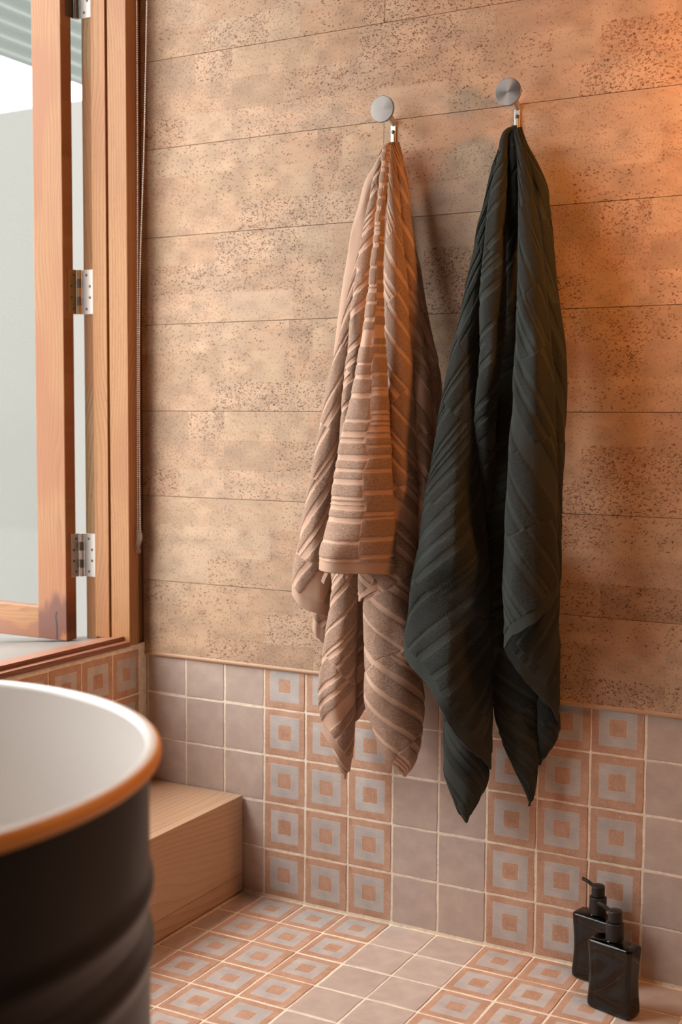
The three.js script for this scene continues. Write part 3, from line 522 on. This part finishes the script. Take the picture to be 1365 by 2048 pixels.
const P = {
  B1: { d: 30, p: [[597,1519,10.4,34],[597,1514,15.1,34],[588,1486,18.9,35],[577,1459,25.5,36],[564,1408,26.6,39],[553,1358,28.5,43],[543,1284,30.1,45],[527,1198,28.3,45],[517,1149,25.5,45],[508,1110,21.8,45],[500,1045,24.7,45],[482,912,26.4,45],[462,817,25.6,45]] },
  B2: { d: 30, p: [[580,1474,10.4,46],[575,1404,10.4,56],[571,1342,12.2,66],[557,1281,14.6,70],[543,1220,15.2,70],[525,1147,14.3,70],[516,1109,17.2,70],[504,1044,20.7,70],[493,971,23.2,70],[476,882,24.3,70],[466,817,27.8,70],[456,725,35.3,70],[452,673,37.3,70],[454,636,36.9,70]], b: [[0,662],[0.2,644],[0.5,635],[0.8,627],[1,619]] },
  B3: { d: 40, p: [[596,1516,6.6,48],[585,1473,7.5,52],[582,1425,8.9,61],[580,1378,11.2,72],[577,1328,13.5,81],[571,1266,15.4,85],[564,1206,16.9,85],[559,1145,16.5,85],[553,1108,16.0,85],[546,1061,14.7,85],[541,1009,13.8,85],[536,947,12.4,85],[531,890,12.4,85]] },
  B4: { d: 50, p: [[609,1517,6.0,64],[605,1505,7.0,64],[606,1477,6.5,69],[608,1448,7.4,77],[611,1406,7.4,92],[616,1362,8.7,109],[621,1320,9.6,123],[621,1289,10.9,129],[620,1248,12.7,130],[619,1219,16.0,130],[618,1189,18.3,130],[615,1141,22.9,130],[613,1098,28.9,130],[610,1058,33.5,130],[608,1022,37.7,130],[603,985,43.8,130],[600,931,49.9,130],[597,875,57.0,130],[595,827,62.2,130],[592,789,67.4,130],[589,765,72.2,130],[589,733,74.1,130]], b: [[0,726],[0.3,725],[0.6,725],[0.85,723],[1,715]] },
  B4b: { d: 30, p: [[611,818,39.3,100],[614,762,38.0,100],[615,705,37.6,100]], b: [[0,664],[0.1,674],[0.4,688],[0.8,703],[1,711]] },
  B5: { d: 45, p: [[607,1520,4.7,46],[612,1475,7.5,49],[618,1437,9.8,56],[623,1401,12.1,63],[630,1337,16.2,75],[635,1276,20.3,80],[638,1226,22.2,80],[642,1144,25.0,80],[648,1084,27.4,80],[652,1010,28.4,80],[654,935,29.8,80],[654,875,33.1,80],[649,814,38.8,80],[641,761,43.7,80],[634,723,46.6,80],[631,674,49.1,80],[634,611,51.5,80],[638,536,54.4,80],[642,473,55.9,80],[649,423,47.9,80],[656,378,34.1,80],[662,351,17.5,80],[665,332,2.8,80]] },
  B6: { d: 30, p: [[612,1520,4.7,39],[621,1476,7.5,41],[631,1424,10.3,47],[644,1351,12.5,56],[653,1292,13.5,60],[660,1227,13.0,60],[670,1144,15.8,60],[680,1079,18.6,60],[685,996,19.1,60],[690,903,20.5,60],[693,810,20.6,60],[691,621,19.8,60]] },
  B7: { d: 25, p: [[614,1520,3.3,32],[621,1492,4.2,33],[630,1452,5.2,34],[636,1403,5.6,36],[643,1353,6.1,38],[650,1316,7.9,40],[658,1280,9.8,40],[664,1243,9.8,40],[671,1205,10.3,40],[682,1150,12.6,40],[689,1116,15.4,40],[695,1059,16.3,40],[698,987,16.4,40],[699,903,16.4,40],[694,761,17.9,40],[689,617,15.2,40]] },
  B8: { d: 20, p: [[555,724,41.2,45],[558,558,38.0,45],[555,449,26.4,45]], b: [[0,410],[0.3,423],[0.7,450],[1,467]] },
  B9: { d: 42, p: [[539,756,24.4,85],[538,716,25.4,85],[536,667,26.9,85],[533,628,28.9,85],[530,603,30.8,85],[527,563,32.8,85],[522,512,35.3,85],[521,460,35.4,85],[523,421,33.0,85],[525,374,27.7,85],[528,325,19.9,85]], b: [[0,399],[0.15,389],[0.35,372],[0.6,348],[0.8,332],[1,324]] },
  B9b: { d: 20, p: [[517,439,26.4,70],[522,378,21.0,70],[524,358,17.1,70],[527,331,10.3,70],[530,317,5.4,70],[531,305,1.5,70]] },
  B10: { d: 20, p: [[461,687,17.9,30],[456,630,18.4,30],[453,586,17.5,30]], b: [[0,584],[0.3,573],[0.65,562],[1,577]] },
  G1: { d: 65, p: [[845,1520,5.3,53],[840,1512,6.2,54],[832,1482,6.7,57],[824,1449,7.1,65],[820,1387,9.3,83],[817,1351,12.8,92],[814,1300,14.6,100],[807,1265,16.4,100],[799,1220,16.9,100],[793,1173,20.0,100],[788,1139,23.6,100],[784,1100,27.7,100],[775,1024,33.2,100],[771,968,38.7,100],[769,908,46.0,100],[766,856,53.8,100],[767,796,60.7,100],[765,736,68.2,100],[763,690,74.2,100],[761,632,77.1,100],[760,586,78.6,100],[761,475,78.9,100],[762,363,78.7,100]], b: [[0,575],[0.065,557],[0.21,539],[0.33,513],[0.43,488],[0.5,464],[0.6,440],[0.74,418],[0.87,401],[0.95,383],[1,368]] },
  G1b: { d: 35, p: [[791,539,46.8,75],[790,445,44.2,75],[788,394,42.5,75],[789,353,40.7,75],[790,332,35.6,75],[789,313,27.8,75],[788,295,19.9,75],[787,280,12.1,75],[790,262,2.8,75]] },
  Gm: { d: 45, p: [[845,1521,6.2,57],[838,1506,6.6,58],[837,1476,8.9,62],[837,1442,11.5,71],[838,1408,14.5,82],[841,1355,17.5,99],[843,1308,18.8,109],[841,1250,21.4,110],[840,1205,21.9,110],[840,1137,19.8,110],[836,1092,18.9,110],[827,1034,19.1,100],[823,999,20.1,95],[820,952,18.8,85],[818,892,15.4,72],[818,816,12.7,62],[819,723,11.0,50],[817,619,8.3,35]] },
  G3: { d: 35, p: [[850,1524,6.2,50],[851,1499,8.4,51],[857,1439,8.8,61],[865,1379,10.1,76],[864,1331,12.3,72],[861,1254,15.1,60],[857,1131,17.0,50],[855,952,19.0,40],[854,861,19.6,35]] },
  G0: { d: 25, p: [[843,1488,22.3,35],[844,1399,33.5,40],[843,1221,48.5,45],[843,1042,52.0,45],[845,861,51.4,45],[850,678,44.3,45],[851,586,38.9,45]], b: [[0,474],[0.2,490],[0.5,516],[0.8,540],[1,553]] },
  G4: { d: 60, p: [[861,1518,5.3,60],[871,1481,7.9,65],[886,1422,11.8,82],[903,1349,16.8,108],[913,1280,21.0,120],[917,1201,26.2,120],[920,1135,30.1,120],[921,1079,33.6,120],[922,1034,35.3,120],[922,977,38.4,120],[923,909,41.1,120],[922,840,44.3,120],[923,771,46.1,120],[924,704,47.9,120],[926,650,47.1,120]], b: [[0,608],[0.06,626],[0.13,637],[0.45,658],[0.8,685],[1,708]] },
  G5: { d: 40, p: [[859,1521,4.4,44],[867,1494,7.1,46],[880,1463,12.4,49],[892,1433,16.7,54],[900,1409,18.8,59],[906,1378,18.4,65],[916,1319,18.7,73],[925,1239,19.6,75],[932,1182,21.4,75],[937,1137,22.2,75],[940,1095,22.7,75],[942,1057,22.3,75],[943,1000,20.6,75],[945,931,17.5,75],[945,884,14.9,75],[948,826,12.8,75],[950,769,11.4,75],[953,690,9.7,75]], b: [[0,689],[0.5,701],[1,719]] },
  G6: { d: 35, p: [[906,775,44.7,60],[905,692,47.5,60],[906,601,48.1,60],[909,461,48.8,60]], b: [[0,592],[0.08,579],[0.19,562],[0.4,538],[0.6,518],[0.83,497],[1,466]] },
  G7: { d: 25, p: [[873,606,47.0,42],[873,551,47.5,42],[874,497,45.8,42],[875,464,42.6,42],[881,425,36.2,42],[889,387,27.5,42],[895,357,17.9,42],[902,327,8.7,42],[902,312,3.7,42],[900,302,1.4,42]] },
  G8: { d: 20, p: [[921,590,19.1,30],[922,544,19.5,30],[926,499,20.5,30],[929,457,20.9,30],[929,439,20.0,30],[924,410,12.3,30],[918,391,5.5,30],[915,378,1.4,30]] },
};
const style = {
  B1: { dir: 1, slant: 1.4, hem: 3000 }, B2: { dir: 1, slant: 1.15, hem: 24, tent: 0.2 }, B3: { dir: 1, slant: 0.85 }, B4: { dir: 0, hem: 20 }, B4b: { dir: -1, slant: 0.5, hem: 12 },
  B5: { dir: -1, slant: 0.85, hem: 10 }, B6: { dir: -1, slant: 1.1 }, B7: { dir: -1, slant: 1.4 }, B8: { dir: 1, hem: 18 }, B9: { dir: 1, slant: 0.8, hem: 26 }, B9b: { dir: -1, hem: 12 }, B10: { dir: 1, hem: 30 },
  G1: { dir: 1, slant: 0.95, hem: 30, tent: 0.3 }, G1b: { dir: -1, slant: 1.0, hem: 14 }, Gm: { dir: 1, slant: 0.9 }, G3: { dir: 1, slant: 0.9 }, G0: { dir: 1, slant: 0.6, hem: 22 },
  G4: { dir: -1, slant: 1.1, hem: 24, tent: 0.12 }, G5: { dir: -1, slant: 1.35, tent: 0.3, hem: 10 }, G6: { dir: 1, slant: 0.95, hem: 28 }, G7: { dir: -1, slant: 0.8, hem: 8 }, G8: { dir: -1, hem: 12 },
};
const pick = (c) => Object.keys(P).filter((k) => k[0] === c).map((k) => ({ ...P[k], ...style[k] }));
const beige = clothMats(new THREE.Color(0.66, 0.43, 0.315), new THREE.Color(0.5, 0.36, 0.26));
const green = clothMats(new THREE.Color(0.037, 0.043, 0.0375), new THREE.Color(0.12, 0.13, 0.11));
const tb = towel('sand beige terry bath towel with carved stripes hanging from the left hook', [0.5925, 1.5, 0.03], pick('B'), beige, 3);
towel('dark green terry bath towel with carved stripes hanging from the right hook', [0.8415, 1.5, 0.03], pick('G'), green, 40);
{                                                                // sewn loop at the lower left of the beige flap
  const c = new THREE.CatmullRomCurve3([[-0.0426, -0.755, 0.137], [-0.0446, -0.772, 0.144], [-0.0530, -0.788, 0.143], [-0.0585, -0.798, 0.139], [-0.0565, -0.791, 0.136], [-0.0475, -0.770, 0.134]].map((q) => new THREE.Vector3(...q)));
  const s = new THREE.Shape(); s.moveTo(-0.004, -0.0006); s.lineTo(0.004, -0.0006); s.lineTo(0.004, 0.0006); s.lineTo(-0.004, 0.0006); s.closePath();
  mesh('hanging_loop', new THREE.ExtrudeGeometry(s, { steps: 40, extrudePath: c }), beige.hem, tb).userData.label = 'short woven loop';
}
renderer.render(scene, camera);
